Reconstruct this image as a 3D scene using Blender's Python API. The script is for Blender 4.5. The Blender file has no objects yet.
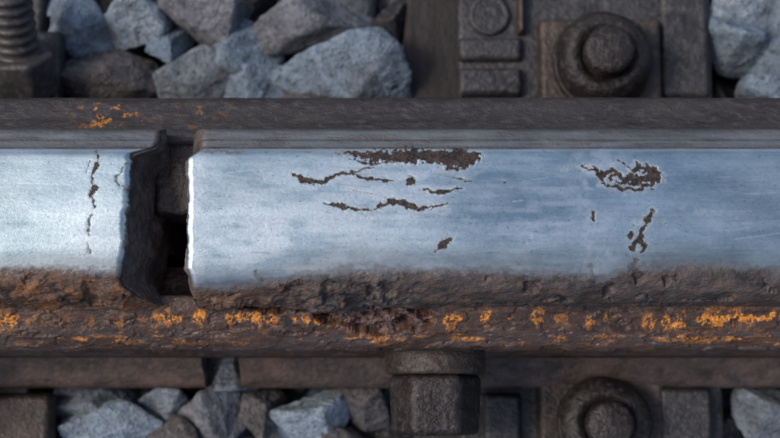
import bpy, bmesh, math, numpy as np
from mathutils import Vector, Matrix
S=0.047            # metres per working unit
H=14.0; T=math.radians(8); c_,s_=math.cos(T),math.sin(T)
rng=np.random.RandomState(7)
scene=bpy.context.scene

def W(px,py,z):
    v=(219-py)/100; h=(px-390)/100
    y=(v*(H-z*c_)-H*z*s_)/(H*c_-v*s_)
    d=H+y*s_-z*c_
    return h*d/H, y
def proj(x,y,z):
    d=H+y*s_-z*c_
    return 390+100*x*H/d, 219-100*(y*c_+z*s_)*H/d

# ---------- noise ----------
def vn(x,y,z=0.0,seed=0):
    x=np.asarray(x,float); y=np.asarray(y,float); z=np.zeros_like(x)+z
    xi=np.floor(x).astype(np.int64); yi=np.floor(y).astype(np.int64); zi=np.floor(z).astype(np.int64)
    fx=x-xi; fy=y-yi; fz=z-zi
    fx=fx*fx*(3-2*fx); fy=fy*fy*(3-2*fy); fz=fz*fz*(3-2*fz)
    flat=not np.any(fz)
    def h(a,b,c):
        n=(a*374761393+b*668265263+c*1274126177+seed*974634777)&0xffffffff
        n=((n^(n>>13))*1274126177)&0xffffffff
        n=((n^(n>>16))*668265263)&0xffffffff
        return ((n^(n>>15))&0xffffff)/float(0xffffff)
    r=0
    for a in (0,1):
        wa=fx if a else 1-fx
        for b in (0,1):
            wb=fy if b else 1-fy
            for c in ((0,) if flat else (0,1)):
                wc=fz if c else 1-fz
                r=r+h(xi+a,yi+b,zi+c)*wa*wb*wc
    return r
def fbm(x,y,z=0.0,o=4,seed=0):
    r=0;a=.5;t=0;f=1
    for i in range(o):
        r=r+a*vn(x*f,y*f,z*f if not np.isscalar(z) or z else 0.0,seed+i*17); t+=a; a*=.5; f*=2.03
    return r/t
def ss(a,b,x):
    t=np.clip((x-a)/(b-a),0,1); return t*t*(3-2*t)
def cap(px,py,pts):
    best=np.full(px.shape,1e9)
    if len(pts)==1: pts=pts*2
    for (x0,y0,r0),(x1,y1,r1) in zip(pts[:-1],pts[1:]):
        dx,dy=x1-x0,y1-y0; L=dx*dx+dy*dy+1e-9
        t=np.clip(((px-x0)*dx+(py-y0)*dy)/L,0,1)
        d=np.hypot(px-x0-t*dx,py-y0-t*dy)-(r0+(r1-r0)*t)
        best=np.minimum(best,d)
    return best

# ---------- node helpers ----------
class M:
    def __init__(s,name):
        s.m=bpy.data.materials.new(name); s.m.use_nodes=True
        s.nt=s.m.node_tree; s.nt.nodes.clear()
        s.out=s.n('ShaderNodeOutputMaterial'); s.b=s.n('ShaderNodeBsdfPrincipled')
        s.l(s.b.outputs[0],s.out.inputs[0])
        tc=s.n('ShaderNodeTexCoord'); vm=s.n('ShaderNodeVectorMath'); vm.operation='SCALE'
        vm.inputs['Scale'].default_value=1/S; s.l(tc.outputs['Object'],vm.inputs[0]); s.co=vm.outputs[0]
    def n(s,t): return s.nt.nodes.new(t)
    def l(s,a,b): s.nt.links.new(a,b)
    def put(s,v,i):
        if isinstance(v,(int,float)): i.default_value=v
        elif isinstance(v,tuple): i.default_value=(*v,1) if len(v)==3 else v
        else: s.l(v,i)
    def noise(s,scale,detail=6,rough=.6,stretch=(1,1,1),off=0):
        mp=s.n('ShaderNodeMapping'); mp.inputs['Scale'].default_value=stretch; mp.inputs['Location'].default_value=(off,off*1.7,off*.6)
        s.l(s.co,mp.inputs[0]); n=s.n('ShaderNodeTexNoise'); n.inputs['Scale'].default_value=scale
        n.inputs['Detail'].default_value=max(1,min(detail,round(math.log2(130/scale)))); n.inputs['Roughness'].default_value=rough
        s.l(mp.outputs[0],n.inputs['Vector']); return n.outputs[0]
    def voro(s,scale,feature='F1'):
        n=s.n('ShaderNodeTexVoronoi'); n.feature=feature; n.inputs['Scale'].default_value=scale; s.l(s.co,n.inputs['Vector']); return n.outputs[0]
    def rng(s,v,a,b,c=0.0,d=1.0):
        n=s.n('ShaderNodeMapRange'); n.inputs[1].default_value=a;n.inputs[2].default_value=b;n.inputs[3].default_value=c;n.inputs[4].default_value=d
        s.l(v,n.inputs[0]); return n.outputs[0]
    def math(s,op,a,b=0.0):
        n=s.n('ShaderNodeMath'); n.operation=op; s.put(a,n.inputs[0]); s.put(b,n.inputs[1]); n.use_clamp=False; return n.outputs[0]
    def mix(s,f,a,b,mode='MIX'):
        n=s.n('ShaderNodeMix'); n.data_type='RGBA'; n.blend_type=mode
        s.put(f,n.inputs[0]); s.put(a,n.inputs[6]); s.put(b,n.inputs[7]); return n.outputs[2]
    def attr(s,name):
        a=s.n('ShaderNodeAttribute'); a.attribute_name=name
        q=s.n('ShaderNodeSeparateColor'); s.l(a.outputs['Color'],q.inputs[0]); return q.outputs[0],q.outputs[1],q.outputs[2],a.outputs['Color']
    def bump(s,h,strength,dist,prev=None):
        n=s.n('ShaderNodeBump'); s.put(strength,n.inputs['Strength']); n.inputs['Distance'].default_value=dist*S
        s.l(h,n.inputs['Height'])
        if prev: s.l(prev,n.inputs['Normal'])
        return n.outputs[0]
    def fin(s,base,rough,metal=0.0,normal=None,spec=.5):
        s.put(base,s.b.inputs['Base Color']); s.put(rough,s.b.inputs['Roughness']); s.put(metal,s.b.inputs['Metallic'])
        s.b.inputs['Specular IOR Level'].default_value=spec
        if normal: s.l(normal,s.b.inputs['Normal'])
        return s.m

def mat_rail():
    m=M('worn_rail_steel')
    rust,crack,orange,_=m.attr('mA'); greying,white,warm,_=m.attr('mB')
    st=m.noise(3.2,8,.6,(.13,1.3,1)); st2=m.noise(14,6,.7,(.10,1.4,1),3); bl=m.noise(1.5,8,.7,(.6,1,1),5); fine=m.noise(45,4,.7,(.6,1,1),9)
    t=m.math('ADD',m.math('MULTIPLY',st,.42),m.math('ADD',m.math('MULTIPLY',st2,.15),m.math('MULTIPLY',bl,.63)))
    t=m.rng(t,.47,.73)
    metal=m.mix(t,(.28,.40,.46),(.66,.79,.82))
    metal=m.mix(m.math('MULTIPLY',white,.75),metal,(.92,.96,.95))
    sp=m.rng(m.noise(26,3,.6,(.8,1,1),14),.62,.73)
    metal=m.mix(m.math('MULTIPLY',sp,.45),metal,(.15,.20,.24))
    metal=m.mix(greying,metal,m.mix(st2,(.070,.068,.072),(.24,.235,.24)))
    rn=m.noise(5,8,.7,(.6,1,1),2)
    rc=m.mix(m.rng(rn,.35,.65),(.026,.020,.019),(.098,.076,.068))
    rw=m.mix(m.rng(rn,.35,.65),(.036,.019,.012),(.16,.076,.037))
    rc=m.mix(warm,rc,rw)
    base=m.mix(rust,metal,rc)
    on=m.rng(m.noise(18,5,.7,(1,1,1),8),.35,.6)
    base=m.mix(m.math('MULTIPLY',orange,on),base,(.55,.19,.03))
    base=m.mix(crack,base,m.mix(m.rng(m.noise(16,6,.7),.35,.65),(.007,.005,.005),(.060,.034,.024)))
    inv=m.math('MULTIPLY',m.math('SUBTRACT',1.0,rust),m.math('SUBTRACT',1.0,crack)); met=m.math('MULTIPLY',inv,m.math('SUBTRACT',1.0,m.math('MULTIPLY',greying,.35)))
    met=m.math('MULTIPLY',met,.95)
    r=m.math('ADD',m.rng(met,0,1,.60,.29),m.rng(fine,.3,.7,-.04,.05))
    b1=m.bump(bl,.06,.05); b2=m.bump(fine,.12,.010,b1)
    b3=m.bump(m.noise(12,6,.7,(.6,1,1)),m.math('MULTIPLY',m.math('MAXIMUM',rust,crack),.65),.06,b2)
    return m.fin(base,r,met,b3)
def mat_plate(dark=False):
    m=M('rusty_fishplate_iron'+('_dark' if dark else ''))
    orange,lump,sheen,_=m.attr('mA')
    n=m.noise(3.0,9,.65,(.4,1,1)); n2=m.noise(14,7,.7,(.6,1,1),4)
    if dark: c=m.mix(m.rng(n,.35,.65),(.022,.018,.018),(.056,.046,.043)); hi=(.10,.085,.080)
    else: c=m.mix(m.rng(n,.35,.65),(.024,.013,.010),(.098,.050,.029)); hi=(.17,.095,.060)
    c=m.mix(m.rng(n2,.52,.74),c,hi)
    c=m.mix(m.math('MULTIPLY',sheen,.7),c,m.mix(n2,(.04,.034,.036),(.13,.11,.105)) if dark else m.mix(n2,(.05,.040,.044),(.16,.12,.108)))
    c=m.mix(lump,c,m.mix(m.rng(n2,.3,.7),(.040,.024,.021),(.21,.125,.105)))
    on=m.rng(m.noise(13,7,.8,(1.1,.8,1),8),.43,.50)
    oc=m.mix(m.rng(m.noise(30,3),.35,.65),(.40,.10,.012),(.98,.40,.05))
    c=m.mix(m.math('MULTIPLY',orange,on),c,oc)
    r=m.rng(n2,.3,.7,.32,.60)
    b=m.bump(n2,.5,.05); b=m.bump(m.noise(40,4,.7),.4,.015,b)
    return m.fin(c,r,m.math('MULTIPLY',sheen,.25),b)
def mat_iron(name,a,b_,hi,metal=.25,bs=1.0):
    m=M(name)
    n=m.noise(2.6,8,.65); n2=m.noise(12,6,.7,(1,1,1),4)
    c=m.mix(m.rng(n,.35,.65),a,b_); c=m.mix(m.rng(n2,.52,.75,0,.7),c,hi)
    b=m.bump(n2,.5*bs,.06); b=m.bump(n,.35*bs,.10,b)
    return m.fin(c,m.rng(n2,.3,.7,.36,.62),metal,b)
def mat_wood():
    m=M('creosoted_timber')
    n=m.noise(3,8,.65,(2.2,.25,3)); n2=m.noise(10,6,.7)
    c=m.mix(m.rng(n,.35,.65),(.017,.014,.013),(.044,.034,.030))
    b=m.bump(n,.4,.08); b=m.bump(n2,.6,.07,b)
    return m.fin(c,.7,0.0,b)
def mat_stone():
    m=M('granite_ballast')
    _,_,_,tint=m.attr('tint')
    n=m.noise(3.0,9,.7); n2=m.noise(11,6,.75,(1,1,1),3); n3=m.noise(1.1,4,.6,(1,1,1),6)
    c=m.mix(m.rng(n,.30,.60),m.mix(.66,tint,(.02,.022,.028)),tint)
    c=m.mix(m.rng(n2,.54,.74,0,.6),c,m.mix(.5,tint,(.66,.73,.78)))
    c=m.mix(m.rng(n2,.45,.30,0,.8),c,(.03,.033,.040))
    c=m.mix(m.rng(n3,.57,.72,0,.4),c,(.12,.09,.07))
    b=m.bump(n,1.0,.25); b=m.bump(n2,.9,.10,b)
    return m.fin(c,.75,0.0,b,.35)
def mat_ground():
    m=M('ballast_bed')
    v=m.voro(1.1); e=m.noise(8,8,.7)
    c=m.mix(m.rng(v,.1,.8),(.10,.10,.105),(.02,.018,.016)); c=m.mix(m.rng(e,.3,.7,0,.6),c,(.06,.05,.042))
    inv=m.math('SUBTRACT',1.0,v)
    return m.fin(c,.9,0.0,m.bump(e,.5,.1,m.bump(inv,1.0,.6)),.2)
MR=mat_rail(); MP=mat_plate(); MPD=mat_plate(True); MS=mat_stone(); MW=mat_wood(); MG=mat_ground()
MI=mat_iron('weathered_baseplate_iron',(.026,.025,.026),(.066,.061,.062),(.15,.14,.14))
MT=mat_iron('threaded_rod_iron',(.045,.040,.040),(.085,.075,.073),(.17,.155,.15),.3,.35)
MN=mat_iron('dark_nut_iron',(.014,.011,.011),(.042,.033,.030),(.12,.097,.088),.3,1.0)
MB=mat_iron('rusty_bolt_iron',(.034,.025,.021),(.082,.058,.047),(.17,.13,.11))

# ---------- mesh helpers ----------
def add_obj(name,me,mat,parent=None):
    o=bpy.data.objects.new(name,me); scene.collection.objects.link(o)
    if mat: me.materials.append(mat)
    if parent: o.parent=parent
    return o
def empty(name):
    o=bpy.data.objects.new(name,None); o.empty_display_size=.05; scene.collection.objects.link(o); return o
def raw_mesh(name,co,faces,k,attrs=None,smooth=True):
    me=bpy.data.meshes.new(name); nv=len(co); nf=len(faces)
    me.vertices.add(nv); me.vertices.foreach_set('co',(co*S).astype(np.float32).ravel())
    me.loops.add(nf*k); me.loops.foreach_set('vertex_index',faces.astype(np.int32).ravel())
    me.polygons.add(nf); me.polygons.foreach_set('loop_start',np.arange(0,nf*k,k,dtype=np.int32))
    me.polygons.foreach_set('use_smooth',np.full(nf,smooth))
    me.update(calc_edges=True); me.validate()
    for n,a in (attrs or {}).items():
        at=me.attributes.new(n,'FLOAT_COLOR','POINT')
        col=np.ones((nv,4),np.float32); col[:,:3]=a
        at.data.foreach_set('color',col.ravel())
    return me
def grid(name,X,Y,Z,mat,attrs,parent=None,flip=False):
    nu,nv=X.shape
    co=np.stack([X,Y,Z],-1).reshape(-1,3)
    i=np.arange(nu-1)[:,None]; j=np.arange(nv)[None,:]; j2=(j+1)%nv
    f=np.stack([i*nv+j,(i+1)*nv+j,(i+1)*nv+j2,i*nv+j2],-1).reshape(-1,4)
    if flip: f=f[:,::-1]
    at={k:np.stack([q.reshape(-1) for q in v],-1) for k,v in attrs.items()}
    return add_obj(name,raw_mesh(name,co,f,4,at),mat,parent)
def profile(pts,dense0,dense1,step=.0085,skip=14,sm=5):
    P=np.array(pts+[pts[0]],float)
    seg=np.hypot(*np.diff(P,axis=0).T); L=np.concatenate([[0],np.cumsum(seg)])
    n=int(L[-1]/step); s=np.linspace(0,L[-1],n,endpoint=False)
    y=np.interp(s,L,P[:,0]); z=np.interp(s,L,P[:,1])
    k=np.ones(2*sm+1)/(2*sm+1)
    for _ in range(2):
        y=np.convolve(np.concatenate([y[-sm:],y,y[:sm]]),k,'valid'); z=np.convolve(np.concatenate([z[-sm:],z,z[:sm]]),k,'valid')
    a,b=L[dense0],L[dense1]
    keep=((s>=a)&(s<=b))|(np.arange(n)%skip==0)
    return y[keep],z[keep]

# ---------- rails ----------
RP=[(-1.62,-3.15),(-1.62,-2.95),(-.9,-2.62),(-.25,-2.4),(-.2,-1.2),(-.70,-.95),(-.82,-.80),(-.83,-.50),(-.80,-.30),(-.71,-.14),(-.58,-.055),(-.3,-.018),
    (.1,0),(.62,-.022),(.715,-.035),(.735,-.075),(.80,-.08),(.83,-.11),(.93,-.13),(.97,-.22),(.98,-.40),(.96,-.80),(.85,-.95),(.2,-1.2),(.25,-2.4),(.9,-2.62),(1.62,-2.95),(1.62,-3.15)]
py_,pz_=profile(RP,6,21,step=.0088)
BX=[0,60,125,140,187,200,260,300,330,370,450,560,600,640,660,720,780]
BY=[264,262,268,270,280,281,277,270,266,263,264,268,272,262,258,260,264]
def xend(y,z,left):
    y=np.asarray(y,float); z=np.asarray(z,float)
    if left:
        xe=-2.61+.25*ss(.66,.76,y)*ss(-.5,-.15,z)+.12*(fbm(y*4+z*.0,z*4,0,4,3)-.5)+.05*(fbm(y*14+z*.0,z*9,0,3,7)-.5)-.04*ss(-.1,-.5,y)
        xe=xe+.10*ss(-.62,-.80,y)*ss(-1,-.6,z)+.10*ss(.5,.75,y)*ss(-.12,-.4,z)
        return xe+np.clip(-z-.10,0,.5)*.34+np.clip(-z-.6,0,3)*.11
    xe=-2.04+.03*(fbm(y*4,z*5,0,4,5)-.5)+.025*(fbm(y*15,z*9,0,3,8)-.5)+np.clip(-z-.3,0,3)*.08+.12*ss(.62,.74,y)*ss(-.5,-.2,z)
    return xe+.05*ss(-.45,-.62,y)*ss(-.3,-.05,z)+.05*ss(-.6,-.8,y)
def rail(name,left):
    yy=py_[None,:]; zz=pz_[None,:]
    xe=xend(yy,zz,left)
    if left:
        x0=-4.5; nd=250
        u=np.linspace(0,1,nd)[:,None]
        X=x0+(xe-x0)*u
        far=np.linspace(-30,x0-.3,12)[:,None]+0*yy
        X=np.concatenate([far,X])
    else:
        x1=4.5; nd=860
        u=np.linspace(0,1,nd)[:,None]
        X=xe+(x1-xe)*u
        far=np.linspace(x1+.3,30,12)[:,None]+0*yy
        X=np.concatenate([X,far])
    Y=yy+0*X; Z=zz+0*X
    d=np.abs(X-xe)
    ty=np.roll(py_,-1)-np.roll(py_,1); tz=np.roll(pz_,-1)-np.roll(pz_,1); L=np.hypot(ty,tz)+1e-9
    ny=(-tz/L)[None,:]; nz=(ty/L)[None,:]
    px,py=proj(X,Y,Z)
    head=(Z>-1.0).astype(float); top=ss(-.35,-.15,Z)
    wx=px+ (fbm(px/7,py/7,0,3,31)-.5)*6; wy=py+(fbm(px/7,py/7,0,3,77)-.5)*6
    ns=(fbm(px/3.2,py/2.4,0,3,12)-.5); nw=.35+.65*ss(.4,.6,fbm(px/9,py/6,0,3,13))
    crack=np.zeros_like(X); depth=np.zeros_like(X); white=np.zeros_like(X); grime0=np.zeros_like(X)
    def feat(pts,amp=4,soft=1.2,dep=.001,w=0,st=1.0):
        nonlocal crack,depth,white
        sd=cap(wx,wy,pts)+ns*amp-.35
        m_=np.clip(.5-sd/soft,0,1)*st*top
        halo=np.clip(.5-(sd-1.6)/3.5,0,1)*.28*st*top
        crack=np.maximum(crack,np.maximum(m_,halo)); depth=np.maximum(depth,np.clip(.5-(sd+1)/6,0,1)*top*dep)
        if w: white=np.maximum(white,ss(9,1,sd)*w*.8*nw)
    if not left:
        feat([(334,152,.8),(350,153,2.5),(372,156,4.4),(390,157,5.4),(402,155,6.0),(430,156,6),(448,159,8.5),(466,159,9),(478,156,3)],10,dep=.006,w=.5)
        feat([(350,160,.6),(372,163,1.2),(392,163,1)],4); feat([(446,169,1.4),(464,168,1.8)],5)
        feat([(294,176,1.2),(303,181,2.8),(322,182,2.6),(338,176,1.7),(352,171,1.4)],4,w=.6)
        feat([(352,171,1.2),(362,178,1.2),(378,180,1.6),(394,182,.8)],2.6,w=.3)
        feat([(352,171,.7),(366,168,.6),(376,166,.5)],1.8)
        feat([(323,203,.7),(340,206,2.4),(356,211,1.4),(372,209,.7)],3,w=.5); feat([(376,207,.7),(388,202,2.8),(402,203,3.6),(418,208,2.6),(432,206,.7)],4,w=.6)
        feat([(424,191,.6),(440,192,1.4),(462,189,.6)],2.2); feat([(411,180,4.6)],4,w=.5); feat([(470,183,.6),(452,178,.4)],1.7)
        feat([(437,250,1.4),(443,244,4),(449,239,3)],5); feat([(362,214,.5),(374,222,.4)],1.5,st=.6); feat([(430,206,.8),(447,205,.5)],1.7)
        feat([(583,166,.9),(596,171,2.0),(603,180,1.3)],4,w=1)
        feat([(598,175,2),(612,171,3.6),(620,176,2.2)],6,w=1)
        feat([(614,175,3),(626,180,5),(640,181,6.2),(654,179,6.4),(653,171,4.2),(640,168,3.4),(632,175,5)],14,w=1,dep=.004)
        feat([(602,182,.8),(622,189,1.9),(642,190,1.3)],3.5,w=.5)
        feat([(592,213,1.8),(593,221,1.2)],2.4); feat([(653,211,1.5),(645,220,2.8)],4.5,w=.5); feat([(643,226,2.4),(641,238,4.0),(633,247,3.0)],7.5,w=.5)
        feat([(630,236,3.2)],3.8); feat([(645,245,2.6),(641,252,1)],3.5); feat([(634,226,1.6)],3.4); feat([(697,209,.8),(703,210,.5)],2,st=.6); feat([(617,160,.6),(630,168,.7)],2.4)
        feat([(590,264,1.8),(596,277,1)],6,st=.6); feat([(630,268,1.6),(635,262,3.4),(631,282,3)],9,st=.75)
        feat([(255,272,2.0),(262,279,2.6)],7,st=.6); feat([(664,222,.6)],2); feat([(560,170,.5),(575,165,.5)],2,st=.5)
        feat([(350,190,.4),(372,193,.4)],1.4,st=.6); feat([(505,182,.7)],2); feat([(530,237,.9)],2,st=.6); feat([(218,196,.7)],2,st=.5)
        for k in range(30):
            r_=np.random.RandomState(100+k); feat([(r_.uniform(200,770),r_.uniform(158,258),r_.uniform(.1,.5))],1.4,st=.45)
        feat([(200,151,1.2),(245,152,.8)],3,st=.6)
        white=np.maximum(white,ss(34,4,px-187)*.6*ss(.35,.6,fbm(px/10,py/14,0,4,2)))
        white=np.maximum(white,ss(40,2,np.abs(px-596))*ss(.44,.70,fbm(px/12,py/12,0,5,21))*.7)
        white=np.maximum(white,ss(100,0,np.hypot((px-390)/1.6,py-195))*.85*ss(.35,.65,fbm(px/22,py/7,0,4,22)))  # this and the next two: broad highlights painted into the steel colour
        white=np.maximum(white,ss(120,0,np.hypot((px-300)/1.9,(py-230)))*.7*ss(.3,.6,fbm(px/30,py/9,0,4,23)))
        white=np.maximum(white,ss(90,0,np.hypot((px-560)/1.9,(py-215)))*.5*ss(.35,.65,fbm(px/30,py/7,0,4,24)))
    else:
        feat([(97,150,.9),(96,166,1.4),(92,178,.8),(95,188,1.6),(92,196,2.0)],5,w=.4); feat([(93,199,1.3),(95,206,.6)],3.4); feat([(92,214,.9),(88,222,.8),(89,236,.6)],2.8,st=.85)
        feat([(90,160,.5),(86,170,.5)],2.4,st=.8); feat([(124,190,.9),(116,178,1.3),(127,165,1)],5,st=.8); feat([(88,245,.8),(89,253,.6)],2.4,st=.8)
        white=np.maximum(white,ss(70,10,np.hypot((px-100)/1.3,py-225))*.4)  # highlight on the middle of this rail, painted into its colour
    # hairline scratches
    r_=np.random.RandomState(77)
    for k in range(46 if not left else 14):
        xa=r_.uniform(190,780) if not left else r_.uniform(0,125); ya=r_.uniform(158,256); l_=r_.uniform(8,60); a_=r_.normal(0,.10)
        sd=cap(px,py,[(xa,ya,.1),(xa+l_,ya+l_*a_,.1)]); q_=ss(.9,.2,sd)*r_.uniform(.25,.7)
        if k%2: white=np.maximum(white,q_)
        else: grime0=np.maximum(grime0,q_*.7)
    bnd=np.interp(px,BX,BY)
    low=py-bnd+(fbm(px/14,py/6,0,4,41)-.5)*9+(fbm(px/4,py/3,0,3,43)-.5)*8
    under=(Y<0)
    rust=np.where(under,ss(3,13,low)*.97,0)
    greying=np.where(under,np.maximum(ss(-30,2,low)*.60,ss(-5,4,low)*.88),0)  # steel turns gradually greyer towards the rusty lower edge
    lip=ss(.705,.735,Y+(fbm(px/20,py/6,0,3,61)-.5)*.012)
    greying=np.maximum(np.maximum(greying,grime0),lip*(.70+.20*fbm(px/60,py/2,0,3,6)))
    rust=np.maximum(rust,lip*(.34+.30*ss(.4,.7,fbm(px/34,py/3,0,4,8))))
    rust=np.maximum(rust,ss(-.16,-.30,Z)*np.where(Y>0,.9,0)); rust=np.maximum(rust,ss(-.6,-.9,Z))
    for yl,q in ((.735,.7),(.822,.65),(.955,.5)):
        crack=np.maximum(crack,ss(.014,.004,np.abs(Y-yl))*q*(Z>-.5)*(.4+fbm(px/40,py*0,0,3,4)))
    greying=np.maximum(greying,ss(.60,.69,Y)*.35*fbm(px/30,py/4,0,3,15)*2*(1-lip))
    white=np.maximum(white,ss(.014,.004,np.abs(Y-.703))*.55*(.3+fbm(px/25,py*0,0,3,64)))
    if left:
        greying=np.maximum(greying,ss(1,-8,cap(wx,wy,[(42,243,3),(58,244,4)]))*.6)
        greying=np.maximum(greying,ss(90,0,px)*.28)  # slightly greyer towards the left
        dark=ss(.05,.0,d+(fbm(py/7,px/7,0,3,5)-.5)*.09)*top
        crack=np.maximum(crack,dark*.85)
    else:
        greying=np.maximum(greying,ss(650,760,px)*.18); greying=np.maximum(greying,ss(14,0,np.abs(py-252-6*np.sin(px/60)))*.28*fbm(px/40,py/6,0,4,19)*2*(px>330))  # greyer towards the right, plus a broken grey band low on the head
        greying=np.maximum(greying,ss(0,-10,cap(wx,wy,[(424,232,6),(434,243,5)]))*.4)
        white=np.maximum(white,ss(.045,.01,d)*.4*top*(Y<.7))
    warm=(.85 if left else .08)+0*X
    if not left: warm=np.clip(warm+ss(340,230,px)*.75+ss(-.5,-.8,Z)*.4,0,1)
    warm=warm*np.where(Z<-2,.55,1); warm=warm*np.where(Y>0,.15,1)
    orange=np.where(under,ss(.58,.66,fbm(px/9,py/5,0,4,91)),0)*ss(9,22,low)*(.35 if left else .10)*(Z>-.8)
    r=.07; k=np.clip(1-d/r,0,1); rnd=r*(1-np.sqrt(np.clip(1-k*k,0,1)))*.8
    disp=-depth+ (fbm(X*1.0,Y*3,0,3,66)-.5)*.008*top + rust*(fbm(X*9,Y*9,Z*9,4,36)-.5)*.030*head*under
    disp=disp+np.where(under,ss(12,26,low)*(fbm(X*4,Z*6,0,4,71)-.40)*.22*head*ss(-.9,-.5,Z)*(1.0 if left else ss(480,340,px)*.9+.08),0)
    disp=disp-np.where(under,ss(.55,.66,fbm(X*5,Z*7,0,4,72))*.06*ss(10,20,low)*head,0)
    dm=ss(12,0,np.abs(X))
    Y=Y+ny*disp*dm; Z=Z+nz*disp*dm-rnd*head*top
    ref=-1 if left else 0
    cx,cy,cz=X[ref],Y[ref],Z[ref]
    e0=xend(yy[0],zz[0],left)
    ks=np.concatenate([[.004,.012,.025,.045,.07,.1],np.linspace(.14,1,40)])
    A=[]
    for q in ks:
        yq=yy[0]*(1-q)+.05*q
        rough=.09*(fbm(yq*6,cz*6,0,4,88)-.5)*min(1,q*10)
        A.append((xend(yq,zz[0],left)*min(1,q*12)+e0*(1-min(1,q*12))+rough,yq,cz))
    cX=np.array([a[0] for a in A]);cY=np.array([a[1] for a in A]);cZ=np.array([a[2] for a in A])
    def ext(G,val):
        C=np.full(cX.shape,val,float)
        return np.concatenate([G,C]) if left else np.concatenate([C[::-1],G])
    if left: X=np.concatenate([X,cX]);Y=np.concatenate([Y,cY]);Z=np.concatenate([Z,cZ])
    else: X=np.concatenate([cX[::-1],X]);Y=np.concatenate([cY[::-1],Y]);Z=np.concatenate([cZ[::-1],Z])
    at={'mA':(ext(rust,.92),ext(crack,0.0),ext(orange,0.)),'mB':(ext(greying,.5),ext(white,0.),ext(warm,.45))}
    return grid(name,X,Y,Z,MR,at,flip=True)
rail('railway_rail',True); rail('railway_rail',False)

# ---------- fishplates ----------
def fishplate(south):
    if south:
        P=[(-.35,-1.15),(-.72,-.98),(-.70,-.60),(-.80,-.58),(-1.08,-.72),(-1.20,-.82),(-1.275,-.93),(-1.275,-1.05),(-1.02,-1.20),(-.98,-2.2),(-1.15,-2.45),(-1.30,-2.66),(-1.2,-2.72),(-.9,-2.58),(-.4,-2.40)]
        d0,d1=2,8
    else:
        P=[(.4,-2.40),(.9,-2.58),(1.2,-2.72),(1.3,-2.66),(1.15,-2.45),(1.0,-2.2),(1.05,-1.35),(1.455,-1.15),(1.465,-.95),(1.40,-.84),(1.18,-.72),(.96,-.52),(.88,-.56),(.80,-.98),(.35,-1.15)]
        d0,d1=6,12
    y,z=profile(P,d0,d1,step=.010,skip=12,sm=4)
    xs=np.concatenate([np.linspace(-7.5,-4.8,8),np.linspace(-4.5,4.5,1000),np.linspace(4.8,7.5,8)])
    X=xs[:,None]+0*y[None,:]; Y=y[None,:]+0*X; Z=z[None,:]+0*X
    px,py=proj(X,Y,Z); up=(Z>-1.2).astype(float)
    ty=np.roll(y,-1)-np.roll(y,1); tz=np.roll(z,-1)-np.roll(z,1); L=np.hypot(ty,tz)+1e-9
    ny=(-tz/L)[None,:]; nz=(ty/L)[None,:]
    disp=(fbm(X*2.0,Y*5,Z*5,5,14)-.5)*(.030 if south else .022)*up
    if south:
        wx=np.interp(px,[0,10,25,60,150,165,315,328,425,436,525,560,600,640,660,780],[1,1,.3,.15,.4,1,1,.2,.2,1,1,.3,.6,.5,1,1])
        band=np.exp(-((py-320-3*np.sin(px/45))/6.5)**2)
        patch=fbm(px/6,py/8,0,4,55)*.62+.38*vn(px/11,py*0,0,5)
        orange=ss(.49,.55,patch+.14*(band-.8))*band**.5*wx
        band2=np.exp(-((py-339)/5)**2)
        orange=np.maximum(orange,band2*ss(.53,.61,fbm(px/20,py/4,0,4,58))*.55)
        sd=cap(px,py,[(324,312,8),(359,317,17),(395,318,17),(422,311,11)])+(fbm(px/14,py/9,0,4,33)-.5)*20
        lump=ss(3,-2,sd)
        f_=fbm(px/13,py/8,0,4,34); terr=np.floor(f_*9)/9*.75+f_*.25
        disp=disp+lump*(.03+.42*(terr-.2))
        sd2=cap(px,py,[(205,303,2),(225,304,3),(280,306,6),(315,303,6)])+(fbm(px/10,py/8,0,4,35)-.5)*14
        l2=ss(4,-3,sd2); lump=np.maximum(lump,l2); disp=disp+l2*.12
        orange=orange*(1-lump*.9)
        disp=disp+ss(.53,.58,fbm(px/24,py/9,0,4,39))*.018*up
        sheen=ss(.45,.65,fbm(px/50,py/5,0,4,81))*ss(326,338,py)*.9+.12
    else:
        orange=ss(.57,.64,fbm(px/8,py/6,0,4,56))*(np.exp(-((px-112)/26)**2)*.9+np.exp(-((px-205)/18)**2)*.3+.0)
        sheen=.3+.5*ss(.4,.6,fbm(px/30,py/4,0,4,82)); lump=0*X
    orange=orange*up
    Y=Y+ny*disp; Z=Z+nz*disp
    A=[];B=[]
    cyy,czz=y.mean(),z.mean()
    for q in (.3,.7,1.0):
        A.append((X[0],Y[0]*(1-q)+cyy*q,Z[0]*(1-q)+czz*q)); B.append((X[-1],Y[-1]*(1-q)+cyy*q,Z[-1]*(1-q)+czz*q))
    def cat(G,i): return np.concatenate([np.array([a[i] for a in A])[::-1],G,np.array([b[i] for b in B])])
    pad=lambda G:np.concatenate([np.zeros((3,G.shape[1])),G,np.zeros((3,G.shape[1]))])
    grid('fishplate',cat(X,0),cat(Y,1),cat(Z,2),MP if south else MPD,{'mA':(pad(orange),pad(lump),pad(sheen))},flip=True)
fishplate(True); fishplate(False)

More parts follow.
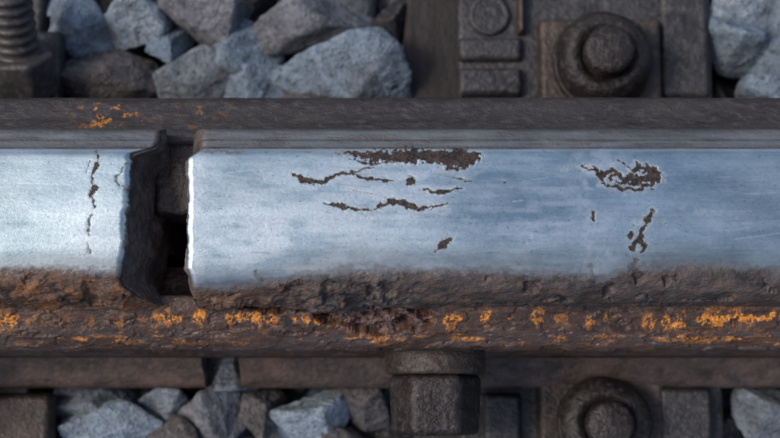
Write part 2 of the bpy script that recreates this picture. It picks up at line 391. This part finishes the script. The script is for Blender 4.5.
# ---------- bmesh parts ----------
def bm_box(bm,x0,x1,y0,y1,z0,z1,taper=0):
    vs=[bm.verts.new((x,y,z)) for z,t in ((z0,0),(z1,taper)) for x,y in ((x0+t,y0+t),(x1-t,y0+t),(x1-t,y1-t),(x0+t,y1-t))]
    for f in ((3,2,1,0),(4,5,6,7),(0,1,5,4),(1,2,6,5),(2,3,7,6),(3,0,4,7)): bm.faces.new([vs[i] for i in f])
def bm_cyl(bm,c,r0,r1,h,n=32,axis='z',rot=0):
    m=Matrix.Translation(c)
    if axis=='y': m=m@Matrix.Rotation(math.radians(90),4,'X')
    m=m@Matrix.Rotation(rot,4,'Z')
    bmesh.ops.create_cone(bm,cap_ends=True,segments=n,radius1=r0,radius2=r1,depth=h,matrix=m)
def lathe(bm,cx,cy,prof,n=40,wob=0):
    rings=[]
    for k,(r,h) in enumerate(prof):
        rings.append([bm.verts.new((cx+r*(1+wob*math.sin(3*t+1)+wob*.6*math.sin(7*t+k))*math.cos(t),cy+r*(1+wob*math.sin(3*t+1)+wob*.6*math.sin(7*t+k))*math.sin(t),h)) for t in [2*math.pi*i/n for i in range(n)]])
    for a,b in zip(rings[:-1],rings[1:]):
        for i in range(n): bm.faces.new((a[i],a[(i+1)%n],b[(i+1)%n],b[i]))
    bm.faces.new(rings[-1]); bm.faces.new(rings[0][::-1])
def part(name,bm,mat,parent,bev=.03,smooth=True,seg=3,xf=None):
    if xf is not None: bmesh.ops.transform(bm,matrix=xf,verts=bm.verts)
    bmesh.ops.recalc_face_normals(bm,faces=bm.faces)
    bmesh.ops.scale(bm,vec=(S,S,S),verts=bm.verts)
    me=bpy.data.meshes.new(name); bm.to_mesh(me); bm.free()
    for p in me.polygons: p.use_smooth=smooth
    o=add_obj(name,me,mat,parent)
    if bev:
        b=o.modifiers.new('bevel','BEVEL'); b.width=bev*S; b.segments=seg; b.limit_method='ANGLE'; b.angle_limit=math.radians(35); b.harden_normals=False
        w=o.modifiers.new('wn','WEIGHTED_NORMAL')
    return o
def thread(bm,cx,cy,z0,z1,r,pitch=.085,n=28):
    prof=[];z=z0
    while z<z1: prof+= [(r*.84,z),(r*.97,z+pitch*.3),(r,z+pitch*.5),(r*.97,z+pitch*.7)]; z+=pitch
    prof+=[(r*.8,z)]
    lathe(bm,cx,cy,prof,n)

# packing piece wedged in the joint gap
bm=bmesh.new(); bm_box(bm,-2.50,-1.90,.12,.93,-1.35,-.62,.05)
bmesh.ops.subdivide_edges(bm,edges=bm.edges[:],cuts=9,use_grid_fill=True)
for v in bm.verts:
    n_=float(fbm(np.array([v.co.x*5]),np.array([v.co.y*5]),np.array([v.co.z*5+3]),3,9)[0])-.5
    v.co+=Vector((.05,.16,.18))*n_
part('joint_packing_plate',bm,MB,None,0)

for x0,x1 in ((.22,4.02),(-8.6,-4.25)):
    bm=bmesh.new(); bm_box(bm,x0,x1,-20,20,-6.2,-3.52)
    bmesh.ops.subdivide_edges(bm,edges=[e for e in bm.edges if abs((e.verts[0].co-e.verts[1].co).y)>1],cuts=60)
    bmesh.ops.triangulate(bm,faces=[f for f in bm.faces if len(f.verts)>4])
    for v in bm.verts: v.co.x+=.06*math.sin(v.co.y*1.7)+.03*math.sin(v.co.y*5.1); v.co.z+=.02*math.sin(v.co.y*3.3)
    part('timber_sleeper',bm,MW,None,.08)

def clamp(par,x,y,z,R,tall=.55,plate=None,mat=MN):
    bm=bmesh.new()
    w,h=plate or (R*1.25,R*1.1)
    bm_box(bm,x-w,x+w,y-h,y+h,z,z+.22,.05); part('clip_plate',bm,MB,par,.06)
    bm=bmesh.new(); lathe(bm,x,y,[(R*.98,z+.21),(R*1.02,z+.27),(R*.98,z+.34),(R*.9,z+.36)],wob=.012); part('spring_washer',bm,mat,par,.02)
    bm=bmesh.new(); lathe(bm,x,y,[(R*.90,z+.34),(R*.97,z+.42),(R*.95,z+.52),(R*.86,z+tall+.02),(R*.72,z+tall+.09),(R*.58,z+tall+.10),(R*.52,z+tall+.02)],wob=.015)
    part('nut',bm,mat,par,.0)
    bm=bmesh.new(); thread(bm,x,y,z+tall-.1,z+tall+.32,R*.48); part('screw_shank',bm,MN,par,0)
bp=empty('rail_baseplate')
xl,_=W(455,50,-3.2); xr,_=W(714,50,-3.2)
bm=bmesh.new(); bm_box(bm,xl,xr,-4.2,4.6,-3.5,-3.17,.04); part('plate',bm,MI,bp,.06)
def blk(px0,px1,py0,py1,zb,zt,mat=MI,name='rib',bev=.05):
    x0,y1=W(px0,py0,zt); x1,y0=W(px1,py1,zt)
    bm=bmesh.new(); bm_box(bm,x0,x1,y0,y1,zb,zt,.04); part(name,bm,mat,bp,bev)
blk(457,524,35,61,-3.18,-3.04); blk(457,524,65,96,-3.18,-3.0)
blk(516,527,-30,33,-3.18,-3.0,MB,'rib_edge',.04)
blk(658,712,-40,98,-3.18,-3.10)
for a,b in ((490,12),):
    x,y=W(a,b,-3.0); bm=bmesh.new(); lathe(bm,x,y,[(.27,-3.18),(.26,-3.12),(.22,-3.10),(.18,-3.12)]); part('boss',bm,MI,bp,.02)
x,y=W(602,62,-2.85); clamp(bp,x,y,-3.16,.61,tall=.64,plate=(.78,.62))
x,y=W(604,424,-2.85); clamp(bp,x,y,-3.16,.56,tall=.55,plate=(.78,.62))
blk(657,716,386,470,-3.18,-2.95); blk(482,524,392,460,-3.18,-2.95)

bp=empty('rail_baseplate')
bm=bmesh.new(); bm_box(bm,-8.3,-4.32,-4.2,4.6,-3.5,-3.17,.04); part('plate',bm,MI,bp,.06)
x,y=W(22,78,-2.7)
bm=bmesh.new(); bm_box(bm,x-.75,x+.42,y-.4,y+.7,-3.18,-2.95,.05); part('clip_plate',bm,MI,bp,.06)
xf=Matrix.Translation((x-.02,y,-2.8))@Matrix.Rotation(math.radians(-48),4,'X')
bm=bmesh.new(); bm_cyl(bm,(0,0,.1),.44,.44,.56,6,rot=math.radians(30)); part('hex_nut',bm,MT,bp,.06,xf=xf)
bm=bmesh.new(); thread(bm,0,0,.3,1.15,.27,.125,36); part('screw_shank',bm,MT,bp,0,xf=xf)
x,y=W(20,430,-2.9); bm=bmesh.new(); bm_box(bm,x-1,x+.38,y-.6,y+.45,-3.18,-2.9,.05); part('clip_plate',bm,MB,bp,.06)

def fbolt(x):
    b=empty('fishplate_bolt')
    bm=bmesh.new(); bm_cyl(bm,(x,-1.35,-1.78),.56,.56,.30,36,'y'); part('washer',bm,MB,b,.05)
    bm=bmesh.new(); bm_cyl(bm,(x,-1.83,-1.78),.53,.50,.66,6,'y',rot=math.radians(30)); part('hex_head',bm,MN,b,.07)
    bm=bmesh.new(); bm_cyl(bm,(x,0,-1.78),.24,.24,2.9,24,'y'); part('shank',bm,MB,b,.02)
    bm=bmesh.new(); bm_cyl(bm,(x,1.25,-1.78),.46,.46,.34,6,'y'); part('nut',bm,MN,b,.04)
for x in (.50,-6.0,6.6): fbolt(x)

# ---------- ballast ----------
def ico(sub):
    bm=bmesh.new(); bmesh.ops.create_icosphere(bm,subdivisions=sub,radius=1)
    v=np.array([q.co[:] for q in bm.verts]); f=np.array([[a.index for a in q.verts] for q in bm.faces]); bm.free(); return v,f
IC={k:ico(k) for k in (3,5)}
def stone(sub,seed):
    r=np.random.RandomState(seed); v,f=IC[sub]
    n=r.randint(7,11); N=r.normal(size=(n,3)); N/=np.linalg.norm(N,axis=1)[:,None]
    D=r.uniform(.50,.85,n)
    q=D[None,:]/np.maximum(v@N.T,.12)
    k=60.; rad=-np.log(np.exp(-k*np.minimum(q,3)).sum(1)+np.exp(-k*1.25))/k
    p=v*rad[:,None]
    p=p+v*((fbm(p[:,0]*2.2+seed,p[:,1]*2.2,p[:,2]*2.2,4,seed)-.5)*.16)[:,None]
    rd=np.abs(fbm(p[:,0]*5+seed,p[:,1]*5,p[:,2]*5,3,seed+5)-.5)
    p=p+v*(rd*.13)[:,None]
    p/= (p.max(0)-p.min(0))/2; p-= (p.max(0)+p.min(0))/2
    return p
PR={k:[stone(k,s) for s in range(16)] for k in (3,5)}
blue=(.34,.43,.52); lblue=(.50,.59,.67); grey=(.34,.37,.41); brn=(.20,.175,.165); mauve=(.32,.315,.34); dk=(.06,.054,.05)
vis=[(82,28,62,56,.2,blue),(132,14,66,66,1.0,lblue),(203,12,92,66,-.2,mauve),(312,16,140,72,.1,mauve),(246,48,72,58,-.5,blue),
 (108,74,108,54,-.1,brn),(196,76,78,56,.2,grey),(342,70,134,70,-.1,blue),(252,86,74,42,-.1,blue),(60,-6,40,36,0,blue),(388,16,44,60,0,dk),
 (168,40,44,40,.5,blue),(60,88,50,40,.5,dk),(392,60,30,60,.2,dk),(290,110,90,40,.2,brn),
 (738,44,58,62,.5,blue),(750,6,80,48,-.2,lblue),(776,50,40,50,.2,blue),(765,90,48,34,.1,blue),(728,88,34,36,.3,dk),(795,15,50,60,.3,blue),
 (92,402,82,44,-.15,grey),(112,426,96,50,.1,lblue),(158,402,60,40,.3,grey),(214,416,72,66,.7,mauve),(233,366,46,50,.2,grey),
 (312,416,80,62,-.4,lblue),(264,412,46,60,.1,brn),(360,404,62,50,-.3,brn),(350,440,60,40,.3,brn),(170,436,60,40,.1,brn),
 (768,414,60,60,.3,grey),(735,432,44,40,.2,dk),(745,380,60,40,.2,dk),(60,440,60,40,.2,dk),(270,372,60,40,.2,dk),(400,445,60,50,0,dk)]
V=[];cols=[];FS=[];off=0
def put(sub,i,c,sc,R,col):
    global off
    p=PR[sub][i]*np.array(sc); p=p@np.array(R.to_3x3()).T+np.array(c)
    V.append(p); FS.append(IC[sub][1]+off); off+=len(p); cols.append(np.tile(col,(len(p),1)))
for k,(px,py,w,h,a,col) in enumerate(vis):
    z=-3.25; x,y=W(px,py,z); f=(H+y*s_-z*c_)/H/100
    sx,sy=w*f/2,h*f/2
    R=Matrix.Rotation(a*.35,4,'Z')@Matrix.Rotation(rng.uniform(-.25,.25),4,'X')
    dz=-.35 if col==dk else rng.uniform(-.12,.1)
    put(5,k%16,(x,y,z-.15+dz),(sx*1.08,sy*1.08,min(sx,sy)*1.0+.1),R,col)
pal=[blue,grey,brn,mauve,dk,lblue,grey]
def scatter(xr,yr,step,zc,rad,sub):
    x=xr[0]
    while x<xr[1]:
        y=yr[0]
        while y<yr[1]:
            xx=x+rng.uniform(-.25,.25)*step; yy=y+rng.uniform(-.25,.25)*step
            if not ((.1<xx<4.15) or (-8.7<xx<-4.1)):
                r=rad*rng.uniform(.75,1.25); R=Matrix.Rotation(rng.uniform(0,6.28),4,'Z')@Matrix.Rotation(rng.uniform(-1,1),4,'X')
                vz=zc+rng.uniform(-.15,.15)
                inview=(-5.3<xx<5.3 and -3.6<yy<3.8)
                if not(inview and zc>-3.7):
                    put(sub,rng.randint(16),(xx,yy,vz),(r*1.15,r*.9,r*.8),R,np.array(pal[rng.randint(len(pal))])*rng.uniform(.45,.8))
            y+=step
        x+=step
scatter((-5,5.6),(-4,4.4),.62,-4.15,.48,3)
scatter((-14,14),(-9,10),.95,-3.45,.62,3)
scatter((-14,14),(-9,10),1.1,-4.2,.75,3)
me=raw_mesh('ballast_stones',np.concatenate(V),np.concatenate(FS),3,{'tint':np.concatenate(cols)})
add_obj('ballast_stones',me,MS)
bm=bmesh.new(); bmesh.ops.create_grid(bm,x_segments=40,y_segments=40,size=5000)
for v in bm.verts: v.co.z=-4.9
part('ground',bm,MG,None,0)

# ---------- light ----------
el,az=math.radians(52),math.radians(-88)
w=bpy.data.worlds.new('World'); scene.world=w; w.use_nodes=True
nt=w.node_tree; bg=nt.nodes['Background']; sky=nt.nodes.new('ShaderNodeTexSky'); sky.sky_type='NISHITA'; sky.sun_disc=False
sky.sun_elevation=el; sky.sun_rotation=az; sky.air_density=1.0; sky.dust_density=3.0; sky.ozone_density=1.0
nt.links.new(sky.outputs[0],bg.inputs[0]); bg.inputs[1].default_value=.15
sd=bpy.data.lights.new('sun','SUN'); sd.energy=1.4; sd.angle=math.radians(14); sd.color=(1,.97,.93)
so=bpy.data.objects.new('sun',sd); scene.collection.objects.link(so)
dirv=Vector((math.sin(az)*math.cos(el),math.cos(az)*math.cos(el),math.sin(el)))
so.rotation_euler=dirv.to_track_quat('Z','Y').to_euler()
so.location=dirv*3
# ---------- camera ----------
cd=bpy.data.cameras.new('camera'); cam=bpy.data.objects.new('camera',cd); scene.collection.objects.link(cam)
cd.sensor_width=36; cd.lens=36*H/7.8; cd.clip_start=.01; cd.clip_end=1000
cam.location=(0,-H*s_*S,H*c_*S); cam.rotation_euler=(T,0,0)
cd.dof.use_dof=True; cd.dof.focus_distance=(H+.05)*S; cd.dof.aperture_fstop=8.0
scene.camera=cam
scene.view_settings.view_transform='Standard'; scene.view_settings.look='None'; scene.view_settings.exposure=0
